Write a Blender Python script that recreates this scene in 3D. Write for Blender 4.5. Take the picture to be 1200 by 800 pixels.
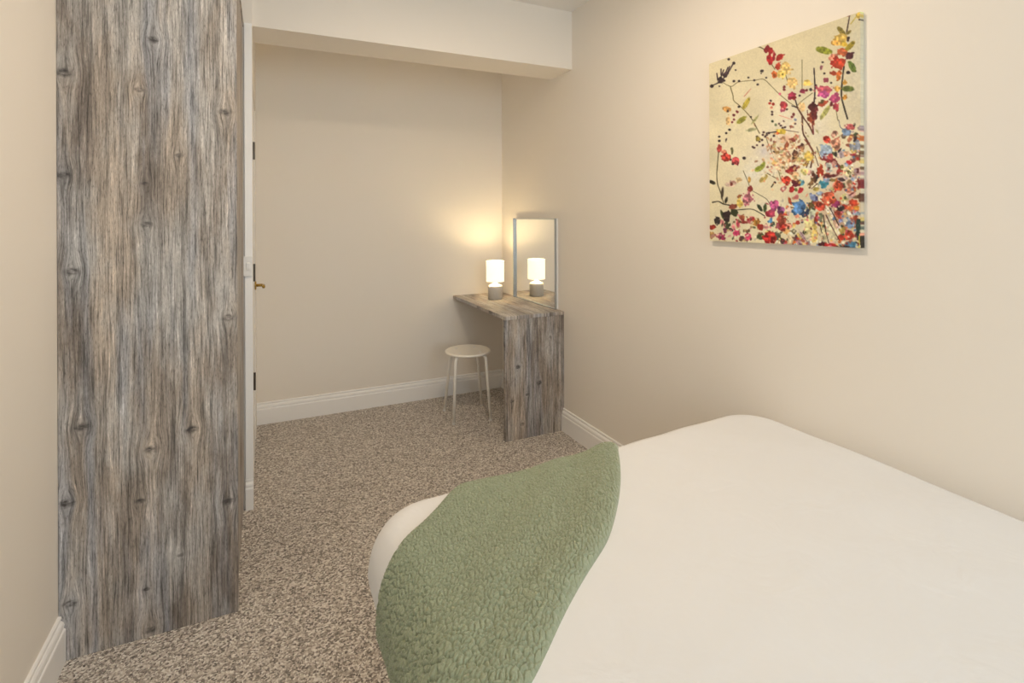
import bpy, bmesh, math, random
import numpy as np
from mathutils import Vector, Matrix

for o in list(bpy.data.objects):
    bpy.data.objects.remove(o, do_unlink=True)
scene = bpy.context.scene
C = scene.collection
random.seed(4)
PI = math.pi

# ------------------------------------------------------------------ camera
F_PX, YAW, ROLL, HORIZON, CAM_H = 614.33, 0.4411, -0.0036, 253.89, 1.35
cam_data = bpy.data.cameras.new('camera')
cam = bpy.data.objects.new('camera', cam_data)
C.objects.link(cam)
cam_data.sensor_fit = 'HORIZONTAL'
cam_data.sensor_width = 36.0
cam_data.lens = 36.0 * F_PX / 1200.0
cam_data.shift_y = -(400.0 - HORIZON) / 1200.0
cam_data.clip_start = 0.02
m = Matrix.Rotation(-YAW, 4, 'Z') @ Matrix.Rotation(PI / 2, 4, 'X') @ Matrix.Rotation(ROLL, 4, 'Z')
cam.matrix_world = Matrix.Translation((0, 0, CAM_H)) @ m
scene.camera = cam

# ------------------------------------------------------------------ world, lights, exposure
world = bpy.data.worlds.new('world')
scene.world = world
world.use_nodes = True
bg = world.node_tree.nodes['Background']
bg.inputs[0].default_value = (0.75, 0.85, 1.0, 1)
bg.inputs[1].default_value = 1.0

scene.view_settings.view_transform = 'Standard'
scene.view_settings.look = 'None'
scene.view_settings.gamma = 1.0
scene.view_settings.use_curve_mapping = False
scene.view_settings.exposure = 0.08
scene.cycles.max_bounces = 16
scene.cycles.diffuse_bounces = 12


def area(name, loc, target, sx, sy, power, col):
    d = bpy.data.lights.new(name, 'AREA')
    d.shape = 'RECTANGLE'
    d.size = sx
    d.size_y = sy
    d.energy = power
    d.color = col
    o = bpy.data.objects.new(name, d)
    C.objects.link(o)
    o.location = loc
    v = Vector(target) - Vector(loc)
    o.rotation_euler = v.to_track_quat('-Z', 'Y').to_euler()
    return o


# daylight entering through the window in the wall behind the camera
area('window_rear_offscreen', (0.85, -2.07, 1.6), (0.85, 2.0, 1.6), 1.5, 1.5, 32.0, (0.76, 0.91, 1.0))

# ------------------------------------------------------------------ room sizes
XR, YB, XL, YREAR, ZC = 1.71, 3.8065, -0.571, -2.0, 2.605
BEAM0, BEAM1, ZBEAM = 2.751, 3.012, 2.252
WX, WY0, WY1, WZ = -0.085, 2.03, 2.717, 2.25       # wardrobe
NIBY, ENTX = 2.726, -0.05                          # nib beside the wardrobe, side wall of the entry
DX, DY, DZ = 1.298, 2.8585, 0.7517                 # dressing desk


# ------------------------------------------------------------------ mesh helpers
def obj(name, verts, faces, material, parent=None, smooth=False, loc=None):
    me = bpy.data.meshes.new(name)
    me.from_pydata([tuple(v) for v in verts], [], faces)
    me.validate()
    if smooth:
        me.polygons.foreach_set('use_smooth', [True] * len(me.polygons))
    if material is not None:
        me.materials.append(material)
    o = bpy.data.objects.new(name, me)
    C.objects.link(o)
    if parent is not None:
        o.parent = parent
    if loc is not None:
        o.location = loc
    return o


def bm_obj(name, bm, material, parent=None, smooth=False, loc=None):
    bmesh.ops.recalc_face_normals(bm, faces=bm.faces)
    me = bpy.data.meshes.new(name)
    bm.to_mesh(me)
    bm.free()
    if smooth:
        me.polygons.foreach_set('use_smooth', [True] * len(me.polygons))
    if material is not None:
        me.materials.append(material)
    o = bpy.data.objects.new(name, me)
    C.objects.link(o)
    if parent is not None:
        o.parent = parent
    if loc is not None:
        o.location = loc
    return o


def add_box(bm, a, b):
    x0, y0, z0 = a
    x1, y1, z1 = b
    v = [bm.verts.new(p) for p in ((x0, y0, z0), (x1, y0, z0), (x1, y1, z0), (x0, y1, z0),
                                   (x0, y0, z1), (x1, y0, z1), (x1, y1, z1), (x0, y1, z1))]
    for f in ((0, 3, 2, 1), (4, 5, 6, 7), (0, 1, 5, 4), (1, 2, 6, 5), (2, 3, 7, 6), (3, 0, 4, 7)):
        bm.faces.new([v[i] for i in f])


def boxes(name, lst, material, parent=None, bevel=0.0, seg=2, loc=None):
    bm = bmesh.new()
    for a, b in lst:
        add_box(bm, a, b)
    if bevel:
        bmesh.ops.bevel(bm, geom=bm.edges[:], offset=bevel, segments=seg, affect='EDGES', profile=0.5)
    return bm_obj(name, bm, material, parent, loc=loc)


def lathe(name, prof, material, parent=None, n=48, loc=None, smooth=True):
    verts, faces = [], []
    k = len(prof)
    for i in range(n):
        a = 2 * PI * i / n
        for r, z in prof:
            verts.append((r * math.cos(a), r * math.sin(a), z))
    for i in range(n):
        j = (i + 1) % n
        for q in range(k - 1):
            faces.append((i * k + q, j * k + q, j * k + q + 1, i * k + q + 1))
    bm = bmesh.new()
    bv = [bm.verts.new(v) for v in verts]
    for f in faces:
        bm.faces.new([bv[i] for i in f])
    bmesh.ops.remove_doubles(bm, verts=bm.verts[:], dist=1e-6)
    return bm_obj(name, bm, material, parent, smooth, loc)


def tube_mesh(pts, r, n=12, cap=True):
    pts = [Vector(p) for p in pts]
    bm = bmesh.new()
    rings = []
    up = None
    for i, p in enumerate(pts):
        if i == 0:
            t = pts[1] - pts[0]
        elif i == len(pts) - 1:
            t = pts[-1] - pts[-2]
        else:
            t = (pts[i + 1] - pts[i]).normalized() + (pts[i] - pts[i - 1]).normalized()
        t.normalize()
        if up is None:
            up = t.orthogonal().normalized()
        up = (up - t * up.dot(t)).normalized()
        s = t.cross(up)
        rings.append([bm.verts.new(p + (up * math.cos(2 * PI * k / n) + s * math.sin(2 * PI * k / n)) * r)
                      for k in range(n)])
    for a, b in zip(rings, rings[1:]):
        for k in range(n):
            bm.faces.new((a[k], a[(k + 1) % n], b[(k + 1) % n], b[k]))
    if cap:
        bm.faces.new(rings[0][::-1])
        bm.faces.new(rings[-1])
    return bm


def empty(name, loc, label=None, cat=None, group=None):
    o = bpy.data.objects.new(name, None)
    o.empty_display_size = 0.1
    C.objects.link(o)
    o.location = loc
    tag(o, label, cat, group)
    return o


def tag(o, label=None, cat=None, group=None, kind=None):
    if label:
        o['label'] = label
    if cat:
        o['category'] = cat
    if group:
        o['group'] = group
    if kind:
        o['kind'] = kind
    return o


def struct(o, label=None):
    o['kind'] = 'structure'
    if label:
        o['label'] = label
    return o


# photo pixel -> direction / point on a known plane of the room
def ray(u, v):
    X, Y = (u - 600.0) / F_PX, (v - HORIZON) / F_PX
    c, s = math.cos(-ROLL), math.sin(-ROLL)
    X, Y = X * c - Y * s, X * s + Y * c
    cy, sy = math.cos(YAW), math.sin(YAW)
    return Vector((X * cy + sy, -X * sy + cy, -Y))


def on_y(u, v, y):
    d = ray(u, v)
    t = y / d.y
    return d.x * t, CAM_H + d.z * t


def to_px(x, y, z):
    """world arrays -> photo pixels"""
    cy, sy = math.cos(YAW), math.sin(YAW)
    d = x * sy + y * cy
    X = (x * cy - y * sy) / d
    Y = -(z - CAM_H) / d
    c, s = math.cos(ROLL), math.sin(ROLL)
    return 600 + F_PX * (X * c - Y * s), HORIZON + F_PX * (X * s + Y * c)


# ------------------------------------------------------------------ material helpers
def s2l(c):
    return tuple(((v / 255.0) / 12.92 if v / 255.0 <= 0.04045 else ((v / 255.0 + 0.055) / 1.055) ** 2.4) for v in c)


class NT:
    def __init__(self, name):
        self.m = bpy.data.materials.new(name)
        self.m.use_nodes = True
        self.t = self.m.node_tree
        self.b = self.t.nodes['Principled BSDF']
        self.out = self.t.nodes['Material Output']

    def n(self, kind, **kw):
        nd = self.t.nodes.new(kind)
        for k, v in kw.items():
            setattr(nd, k, v)
        return nd

    def put(self, sock, v):
        if hasattr(v, 'is_output') or isinstance(v, bpy.types.NodeSocket):
            self.t.links.new(v, sock)
        else:
            sock.default_value = v

    def math(self, op, a, b=0.0, c=None, clamp=False):
        nd = self.n('ShaderNodeMath', operation=op, use_clamp=clamp)
        self.put(nd.inputs[0], a)
        self.put(nd.inputs[1], b)
        if c is not None:
            self.put(nd.inputs[2], c)
        return nd.outputs[0]

    def comb(self, x, y, z=0.0):
        nd = self.n('ShaderNodeCombineXYZ')
        for s, v in zip(nd.inputs, (x, y, z)):
            self.put(s, v)
        return nd.outputs[0]

    def noise(self, vec, scale=1.0, detail=2.0, rough=0.5, dist=0.0):
        nd = self.n('ShaderNodeTexNoise')
        self.put(nd.inputs['Vector'], vec)
        nd.inputs['Scale'].default_value = scale
        nd.inputs['Detail'].default_value = detail
        nd.inputs['Roughness'].default_value = rough
        nd.inputs['Distortion'].default_value = dist
        return nd.outputs['Fac']

    def voro(self, vec, scale, feature='F1', rnd=1.0):
        nd = self.n('ShaderNodeTexVoronoi', feature=feature)
        self.put(nd.inputs['Vector'], vec)
        nd.inputs['Scale'].default_value = scale
        nd.inputs['Randomness'].default_value = rnd
        return nd

    def ramp(self, fac, stops, interp='LINEAR'):
        nd = self.n('ShaderNodeValToRGB')
        self.put(nd.inputs[0], fac)
        cr = nd.color_ramp
        cr.interpolation = interp
        while len(cr.elements) < len(stops):
            cr.elements.new(0.5)
        for e, (p, c) in zip(cr.elements, stops):
            e.position = p
            e.color = (c[0], c[1], c[2], 1) if hasattr(c, '__len__') else (c, c, c, 1)
        return nd.outputs[0]

    def mix(self, fac, a, b, mode='MIX'):
        nd = self.n('ShaderNodeMix', data_type='RGBA', blend_type=mode)
        self.put(nd.inputs[0], fac)
        for s, v in ((nd.inputs[6], a), (nd.inputs[7], b)):
            if isinstance(v, tuple) and len(v) == 3:
                v = v + (1,)
            self.put(s, v)
        return nd.outputs[2]

    def bump(self, h, strength=0.3, dist=0.002):
        nd = self.n('ShaderNodeBump')
        nd.inputs['Strength'].default_value = strength
        nd.inputs['Distance'].default_value = dist
        self.put(nd.inputs['Height'], h)
        self.t.links.new(nd.outputs[0], self.b.inputs['Normal'])

    def coord(self, which='Object'):
        return self.n('ShaderNodeTexCoord').outputs[which]

    def base(self, v):
        if isinstance(v, tuple) and len(v) == 3:
            v = v + (1,)
        self.put(self.b.inputs['Base Color'], v)

    def rough(self, v):
        self.put(self.b.inputs['Roughness'], v)


def paint_mat(name, col, rough=0.6, bump=0.05, var=0.03):
    t = NT(name)
    co = t.coord()
    n1 = t.noise(co, 1.7, 2)
    dark = tuple(c * (1 - var) for c in col)
    t.base(t.mix(n1, dark, col))
    t.rough(rough)
    t.bump(t.noise(co, 160, 3, 0.6), bump, 0.001)
    return t.m


def plain(name, col, rough=0.4, metallic=0.0, noise=0.04, scale=30):
    t = NT(name)
    n1 = t.noise(t.coord(), scale, 3)
    t.base(t.mix(n1, tuple(c * (1 - noise) for c in col), tuple(min(1, c * (1 + noise)) for c in col)))
    t.rough(rough)
    t.b.inputs['Metallic'].default_value = metallic
    return t.m


def wood_mat(name, h_ax, v_ax, knots=(), seed=0.0, tone=1.0, spec=0.4, warm=0.0, rough=0.0):
    """grey weathered pine laminate, grain running along v_ax"""
    t = NT(name)
    sep = t.n('ShaderNodeSeparateXYZ')
    t.t.links.new(t.coord(), sep.inputs[0])
    h = sep.outputs['XYZ'.index(h_ax)]
    v = sep.outputs['XYZ'.index(v_ax)]
    wob = t.math('SUBTRACT', t.noise(t.comb(t.math('MULTIPLY', h, 7.0), t.math('MULTIPLY', v, 1.6), seed), 1, 3), 0.5)
    hh = t.math('MULTIPLY_ADD', wob, 0.018, h)
    wob2 = t.math('SUBTRACT', t.noise(t.comb(t.math('MULTIPLY', h, 30.0), t.math('MULTIPLY', v, 7.0), seed + 3), 1, 2), 0.5)
    hh = t.math('MULTIPLY_ADD', wob2, 0.0028, hh)
    kmask = None
    for (kh, kv, rh, rv) in knots:
        dx = t.math('SUBTRACT', h, kh)
        dv = t.math('SUBTRACT', v, kv)
        a = t.math('DIVIDE', dx, rh)
        b = t.math('DIVIDE', dv, rv)
        d2 = t.math('ADD', t.math('MULTIPLY', a, a), t.math('MULTIPLY', b, b))
        e = t.math('POWER', 2.718, t.math('MULTIPLY', d2, -0.35))
        hh = t.math('ADD', hh, t.math('MULTIPLY', t.math('MULTIPLY', dx, e), -0.75))
        # the knot itself is wide and flat like a cut branch
        a2 = t.math('MULTIPLY', a, 0.85)
        b2 = t.math('MULTIPLY', b, 2.3)
        q = t.math('ADD', t.math('MULTIPLY', a2, a2), t.math('MULTIPLY', b2, b2))
        k = t.math('POWER', 2.718, t.math('MULTIPLY', q, -1.1))
        kmask = k if kmask is None else t.math('MAXIMUM', kmask, k)
    fine = t.noise(t.comb(t.math('MULTIPLY', hh, 230.0), t.math('MULTIPLY', v, 9.0), seed), 1, 3, 0.6)
    speck = t.noise(t.comb(t.math('MULTIPLY', hh, 420.0), t.math('MULTIPLY', v, 70.0), seed + 29), 1, 2, 0.6)
    med = t.noise(t.comb(t.math('MULTIPLY', hh, 62.0), t.math('MULTIPLY', v, 2.6), seed + 7), 1, 4, 0.65)
    band = t.noise(t.comb(t.math('MULTIPLY', hh, 11.0), t.math('MULTIPLY', v, 0.55), seed + 11), 1, 2, 0.5)
    blot = t.noise(t.comb(t.math('MULTIPLY', h, 9.0), t.math('MULTIPLY', v, 3.2), seed + 17), 1, 4, 0.6)
    k = tone
    wr = (1 + warm, 1.0, 1 - warm)
    brown = tuple(c * k * w for c, w in zip((0.37, 0.315, 0.265), wr))
    dark = tuple(c * k * w for c, w in zip((0.175, 0.148, 0.130), wr))
    grey = tuple(c * k * w for c, w in zip((0.42, 0.41, 0.40), wr))
    blue = tuple(c * k * w for c, w in zip((0.30, 0.31, 0.34), wr))
    col = t.mix(t.ramp(band, [(0.36, 0.0), (0.62, 1.0)]), dark, brown)
    col = t.mix(t.math('MULTIPLY', t.ramp(blot, [(0.42, 0.0), (0.66, 1.0)]), 0.75), col, grey)
    col = t.mix(t.math('MULTIPLY', t.ramp(t.noise(t.comb(t.math('MULTIPLY', hh, 16.0), t.math('MULTIPLY', v, 1.3), seed + 23), 1, 3),
                                          [(0.52, 0.0), (0.68, 1.0)]), 0.7), col, blue)
    col = t.mix(1.0, col, t.ramp(med, [(0.30, 0.52), (0.50, 1.0), (0.72, 1.25)]), 'MULTIPLY')
    col = t.mix(1.0, col, t.ramp(fine, [(0.32, 0.40), (0.46, 0.92), (0.60, 1.14), (0.72, 1.65)]), 'MULTIPLY')
    col = t.mix(1.0, col, t.ramp(speck, [(0.28, 0.55), (0.45, 1.0), (0.60, 1.05), (0.75, 1.45)]), 'MULTIPLY')
    if kmask is not None:
        ring = t.noise(t.comb(t.math('MULTIPLY', h, 60.0), t.math('MULTIPLY', v, 90.0), seed), 1, 3)
        col = t.mix(t.math('MULTIPLY', t.ramp(kmask, [(0.12, 0.0), (0.65, 1.0)]), t.ramp(ring, [(0.35, 0.95), (0.62, 0.3)])),
                    col, (0.05, 0.045, 0.045))
    t.base(col)
    t.rough(t.ramp(fine, [(0.3, 0.62 - rough), (0.7, 0.45 - rough)]))
    t.b.inputs['Specular IOR Level'].default_value = spec
    t.bump(t.math('ADD', fine, t.math('MULTIPLY', med, 0.5)), 0.25, 0.0012)
    return t.m


WOOD_TONE = 1.2
M_WALL = paint_mat('wall_paint', (0.86, 0.815, 0.75), 0.65)
M_CEIL = paint_mat('ceiling_paint', (0.87, 0.855, 0.83), 0.7)
M_TRIM = paint_mat('gloss_white_trim', (0.93, 0.93, 0.93), 0.3, 0.02, 0.02)
M_BRASS = plain('aged_brass', (0.48, 0.33, 0.10), 0.28, 1.0)
M_HINGE = plain('dark_hinge_metal', (0.10, 0.085, 0.07), 0.4, 1.0)
M_PLASTIC = plain('white_plastic', (0.82, 0.82, 0.81), 0.3, 0.0, 0.01)
M_STEEL = plain('cream_powder_coat', (0.92, 0.90, 0.85), 0.32, 0.0, 0.02)
M_SEAT = plain('cream_seat_enamel', (0.92, 0.88, 0.80), 0.28, 0.0, 0.02)
M_CHROME = plain('satin_aluminium', (0.50, 0.55, 0.60), 0.25, 1.0, 0.02)
M_GREYCER = plain('grey_ceramic', (0.46, 0.44, 0.41), 0.55, 0.0, 0.08, 60)
M_CORD = plain('white_cord', (0.75, 0.74, 0.72), 0.5)


def carpet_mat():
    t = NT('twist_pile_carpet')
    co = t.coord()
    wn = t.n('ShaderNodeTexNoise')
    t.put(wn.inputs['Vector'], co)
    wn.inputs['Scale'].default_value = 90
    va = t.n('ShaderNodeVectorMath', operation='MULTIPLY_ADD')
    t.t.links.new(wn.outputs['Color'], va.inputs[0])
    va.inputs[1].default_value = (0.008, 0.008, 0.0)
    t.t.links.new(co, va.inputs[2])
    vo = t.voro(va.outputs[0], 175)
    sx = t.n('ShaderNodeSeparateColor')
    t.t.links.new(vo.outputs['Color'], sx.inputs[0])
    n2 = t.noise(co, 120, 3, 0.6)
    f = t.math('ADD', t.math('MULTIPLY', sx.outputs[0], 0.6), t.math('MULTIPLY', n2, 0.4))
    col = t.ramp(f, [(0.18, (0.085, 0.072, 0.062)), (0.38, (0.36, 0.315, 0.275)), (0.56, (0.63, 0.565, 0.505)),
                     (0.80, (0.97, 0.93, 0.88))])
    big = t.noise(co, 2.2, 2)
    col = t.mix(t.math('MULTIPLY', big, 0.15), col, (0.50, 0.43, 0.36))
    t.base(col)
    t.rough(0.95)
    t.b.inputs['Sheen Weight'].default_value = 0.2
    hgt = t.math('SUBTRACT', t.math('MULTIPLY', n2, 0.6), vo.outputs['Distance'])
    t.bump(hgt, 0.9, 0.006)
    return t.m


M_CARPET = carpet_mat()

# ------------------------------------------------------------------ room shell
struct(boxes('floor', [((-0.9, YREAR - 0.2, -0.12), (XR + 0.12, YB + 0.12, 0.0))], M_CARPET))
struct(boxes('ceiling', [((-0.9, YREAR - 0.2, ZC), (XR + 0.12, YB + 0.12, ZC + 0.12))], M_CEIL))
struct(boxes('wall_right', [((XR, YREAR - 0.1, 0), (XR + 0.12, YB + 0.12, ZC))], M_WALL))
struct(boxes('wall_back', [((-0.9, YB, 0), (XR, YB + 0.12, ZC))], M_WALL))
struct(boxes('wall_left', [((XL - 0.12, YREAR - 0.1, 0), (XL, NIBY, ZC))], M_WALL))
# rear wall with the window opening
WX0, WX1, WZ0, WZ1 = 0.10, 1.60, 0.85, 2.35
struct(boxes('wall_rear', [((XL, YREAR - 0.1, 0), (WX0, YREAR, ZC)), ((WX1, YREAR - 0.1, 0), (XR, YREAR, ZC)),
                           ((WX0, YREAR - 0.1, 0), (WX1, YREAR, WZ0)), ((WX0, YREAR - 0.1, WZ1), (WX1, YREAR, ZC))], M_WALL))
# nib and side wall of the entry with the door opening
DOOR0, DOOR1, DOORZ = 2.80, 3.56, 2.0
struct(boxes('wall_entry', [((XL - 0.12, NIBY, 0), (ENTX, DOOR0, ZC)), ((ENTX - 0.10, DOOR1, 0), (ENTX, YB, ZC)),
                            ((ENTX - 0.10, DOOR0, DOORZ), (ENTX, DOOR1, ZC))], M_WALL))
# dropped beam
struct(boxes('beam', [((XL, BEAM0, ZBEAM), (XR, BEAM1, ZC))], M_WALL))

SK = [(0.0, 0.0), (0.019, 0.0), (0.019, 0.096), (0.0175, 0.100), (0.0145, 0.1015), (0.0145, 0.106), (0.0155, 0.112), (0.014, 0.119),
      (0.0095, 0.1245), (0.0065, 0.126), (0.0065, 0.1295), (0.0085, 0.132), (0.0085, 0.137), (0.006, 0.140), (0.0, 0.1405)]


def skirting(name, p0, p1, nrm):
    """profile SK extruded from p0 to p1; nrm points into the room"""
    verts, faces = [], []
    k = len(SK)
    for p in (p0, p1):
        for d, z in SK:
            verts.append((p[0] + nrm[0] * d, p[1] + nrm[1] * d, z))
    for i in range(k):
        j = (i + 1) % k
        faces.append((i, j, k + j, k + i))
    faces.append(tuple(range(k))[::-1])
    faces.append(tuple(range(k, 2 * k)))
    bm = bmesh.new()
    bv = [bm.verts.new(v) for v in verts]
    for f in faces:
        bm.faces.new([bv[i] for i in f])
    return struct(bm_obj(name, bm, M_TRIM))


skirting('baseboard_right', (XR, YREAR), (XR, YB), (-1, 0))
skirting('baseboard_back', (ENTX, YB), (XR - 0.019, YB), (0, -1))
skirting('baseboard_left', (XL, YREAR), (XL, WY0), (1, 0))
skirting('baseboard_rear', (XL, YREAR), (XR, YREAR), (0, 1))
skirting('baseboard_nib', (WX + 0.002, NIBY), (ENTX, NIBY), (0, -1))

struct(boxes('trim_2', [((WX + 0.002, NIBY - 0.008, 0.1405), (ENTX, NIBY, ZBEAM))], M_TRIM, bevel=0.001))
# door frame trim and door (seen almost edge on)
struct(boxes('trim_1', [((ENTX - 0.10, DOOR0, 0), (ENTX - 0.062, DOOR0 + 0.012, DOORZ)),
                        ((ENTX - 0.10, DOOR1 - 0.012, 0), (ENTX - 0.062, DOOR1, DOORZ)),
                        ((ENTX - 0.10, DOOR0, DOORZ - 0.012), (ENTX - 0.062, DOOR1, DOORZ))], M_TRIM))
door = struct(boxes('door_1', [((ENTX - 0.042, DOOR0 + 0.014, 0.006), (ENTX - 0.004, DOOR1 - 0.014, DOORZ - 0.014))], M_TRIM, bevel=0.002))
for z in (0.56, 1.085, 1.673):
    bm = tube_mesh([(ENTX + 0.003, DOOR0 + 0.022, z - 0.042), (ENTX + 0.003, DOOR0 + 0.022, z + 0.042)], 0.0065, 10)
    add_box(bm, (ENTX - 0.004, DOOR0 + 0.014, z - 0.040), (ENTX - 0.001, DOOR0 + 0.05, z + 0.040))
    tag(bm_obj('hinge', bm, M_HINGE, door), 'dark metal hinge')
LZ = 0.945
lev = lathe('handle_rose', [(0.0, 0.0), (0.026, 0.0), (0.026, 0.006), (0.022, 0.009), (0.0, 0.009)], M_BRASS, door, 32)
lev.location = (ENTX - 0.004, 3.49, LZ)
lev.rotation_euler = (0, PI / 2, 0)
tag(bm_obj('lever', tube_mesh([(ENTX, 3.49, LZ), (ENTX + 0.03, 3.49, LZ), (ENTX + 0.041, 3.486, LZ), (ENTX + 0.044, 3.475, LZ),
                               (ENTX + 0.044, 3.42, LZ), (ENTX + 0.044, 3.37, LZ + 0.003)], 0.0085, 12), M_BRASS, door, True), 'brass door lever')

# window behind the camera
win = struct(boxes('window_1', [((WX0, YREAR - 0.075, WZ0), (WX0 + 0.05, YREAR - 0.02, WZ1)), ((WX1 - 0.05, YREAR - 0.075, WZ0), (WX1, YREAR - 0.02, WZ1)),
                                ((WX0 + 0.05, YREAR - 0.075, WZ0), (WX1 - 0.05, YREAR - 0.02, WZ0 + 0.05)),
                                ((WX0 + 0.05, YREAR - 0.075, WZ1 - 0.05), (WX1 - 0.05, YREAR - 0.02, WZ1)),
                                ((0.83, YREAR - 0.075, WZ0 + 0.05), (0.87, YREAR - 0.02, WZ1 - 0.05))], M_TRIM))
boxes('window_sill', [((WX0 - 0.04, YREAR - 0.02, WZ0 - 0.03), (WX1 + 0.04, YREAR + 0.12, WZ0))], M_TRIM, win, 0.004)

# ------------------------------------------------------------------ ceiling lamp (warm), above the frame
M_DIFF = NT('lamp_diffuser')
M_DIFF.base((0.9, 0.88, 0.84))
M_DIFF.b.inputs['Emission Color'].default_value = (1.0, 0.80, 0.55, 1)
M_DIFF.b.inputs['Emission Strength'].default_value = 2.0
M_DIFF = M_DIFF.m


def ceiling_lamp(loc, power, label, col=(1.0, 0.77, 0.52), down=False):
    e = empty('ceiling_lamp_offscreen', loc, label, 'ceiling lamp')
    lathe('rim', [(0.16, 0.0), (0.165, -0.02), (0.15, -0.03), (0.145, -0.02), (0.145, 0.0)], M_PLASTIC, e, 48)
    lathe('diffuser_offscreen', [(0.145, -0.012), (0.135, -0.03), (0.10, -0.04), (0.04, -0.045), (0.0, -0.046)], M_DIFF, e, 48)
    if down:
        d = bpy.data.lights.new('ceiling_bulb_offscreen', 'AREA')
        d.shape = 'DISK'
        d.size = 0.28
    else:
        d = bpy.data.lights.new('ceiling_bulb_offscreen', 'POINT')
        d.shadow_soft_size = 0.09
    d.energy = power
    d.color = col
    o = bpy.data.objects.new('ceiling_bulb_offscreen', d)
    C.objects.link(o)
    o.parent = e
    o.location = (0, 0, -0.06 if down else -0.19)
    return e


ceiling_lamp((0.72, 1.50, ZC), 15.0, 'round white flush ceiling lamp between the bed and the beam', (1.0, 0.79, 0.57), True)

# ------------------------------------------------------------------ wardrobe
kn = []
for (u, v, r) in ((180, 47, 1.0), (75, 85, 1.1), (163, 105, .7), (264, 131, 1.0), (74, 205, 1.0), (170, 215, .5), (172, 263, .8), (84, 318, 1.0),
                  (268, 372, 1.0), (96, 500, 1.1), (225, 503, 1.0), (178, 526, 1.1), (164, 587, .7), (268, 587, 1.0), (78, 590, 1.1), (82, 707, .9),
                  (172, 690, .5), (176, 738, .9), (210, 182, .6), (212, 650, .5)):
    px, pz = on_y(u, v, WY0)
    kn.append((px - (XL + WX) / 2, pz, 0.017 * r, 0.026 * r))
M_WOOD_END = wood_mat('weathered_pine_end_panel', 'X', 'Z', kn, 2.3, WOOD_TONE)
M_WOOD_FRONT = wood_mat('weathered_pine_front', 'Y', 'Z', (), 5.1, WOOD_TONE)
wc = Vector(((XL + WX) / 2, (WY0 + WY1) / 2, 0))
ward = empty('wardrobe', wc, 'tall grey weathered-wood wardrobe against the left wall beside the door', 'wardrobe')
x0, x1 = XL - wc.x + 0.001, WX - wc.x
y0, y1 = WY0 - wc.y, WY1 - wc.y
boxes('end_panel', [((x0, y0, 0), (x1, y0 + 0.02, WZ))], M_WOOD_END, ward, 0.0012, 1)
boxes('carcass', [((x0, y0 + 0.02, 0.08), (x1 - 0.024, y0 + 0.038, WZ - 0.02)), ((x0, y1 - 0.018, 0), (x1 - 0.024, y1, WZ - 0.02)),
                  ((x0, y0 + 0.038, 0.08), (x0 + 0.012, y1 - 0.018, WZ - 0.02)), ((x0 + 0.012, y0 + 0.038, 0.08), (x1 - 0.024, y1 - 0.018, 0.10))],
      M_WOOD_FRONT, ward)
boxes('top_panel', [((x0, y0 + 0.02, WZ - 0.02), (x1, y1, WZ))], M_WOOD_FRONT, ward, 0.001, 1)
boxes('plinth', [((x1 - 0.045, y0 + 0.02, 0), (x1 - 0.008, y1, 0.078))], M_WOOD_FRONT, ward)
ym = (y0 + 0.02 + y1) / 2
for a, b in ((y0 + 0.022, ym - 0.0015), (ym + 0.0015, y1 - 0.001)):
    boxes('door', [((x1 - 0.022, a, 0.082), (x1 - 0.003, b, WZ - 0.022))], M_WOOD_FRONT, ward, 0.001, 1)

# ------------------------------------------------------------------ light switch on the nib
sw = empty('light_switch', (-0.0690, NIBY - 0.008, 1.126), 'narrow white light switch plate beside the wardrobe', 'light switch')
boxes('plate', [((-0.0195, -0.010, -0.046), (0.018, 0.0, 0.046))], M_PLASTIC, sw, 0.002)
boxes('rocker', [((-0.008, -0.014, -0.016), (0.008, -0.009, 0.016))], M_PLASTIC, sw, 0.0015)

# ------------------------------------------------------------------ dressing desk
dc = Vector(((DX + XR) / 2, (DY + YB) / 2, 0))
desk = empty('dressing_desk', dc, 'weathered-wood wall desk with one solid end panel in the corner', 'desk')
M_WOOD_TOP = wood_mat('weathered_pine_desk_top', 'X', 'Y', (), 8.7, WOOD_TONE)
dkn = []
for (u, v, r) in ((607, 430, .8), (632, 448, .9), (618, 462, .6), (600, 470, .6), (645, 395, .5), (612, 497, .7)):
    px, pz = on_y(u, v, DY)
    dkn.append((px - dc.x, pz, 0.018 * r, 0.034 * r))
M_WOOD_DESK = wood_mat('weathered_pine_desk_panel', 'X', 'Z', dkn, 13.4, WOOD_TONE)
TH = 0.022
boxes('desk_top', [((DX - dc.x, DY - dc.y - 0.004, DZ - TH), (XR - dc.x - 0.0005, YB - dc.y - 0.0005, DZ))], M_WOOD_TOP, desk, 0.0012, 1)
# end panel notched round the skirting
pts = [(DX + 0.003, 0), (XR - 0.021, 0), (XR - 0.021, 0.103), (XR - 0.016, 0.118), (XR - 0.010, 0.13), (XR - 0.009, 0.143), (XR - 0.0006, 0.143),
       (XR - 0.0006, DZ - TH), (DX + 0.003, DZ - TH)]
bm = bmesh.new()
va = [bm.verts.new((x - dc.x, DY - dc.y, z)) for x, z in pts]
vb = [bm.verts.new((x - dc.x, DY - dc.y + 0.022, z)) for x, z in pts]
bm.faces.new(va)
bm.faces.new(vb[::-1])
for i in range(len(pts)):
    j = (i + 1) % len(pts)
    bm.faces.new((va[i], vb[i], vb[j], va[j]))
bm_obj('end_panel', bm, M_WOOD_DESK, desk)

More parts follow.
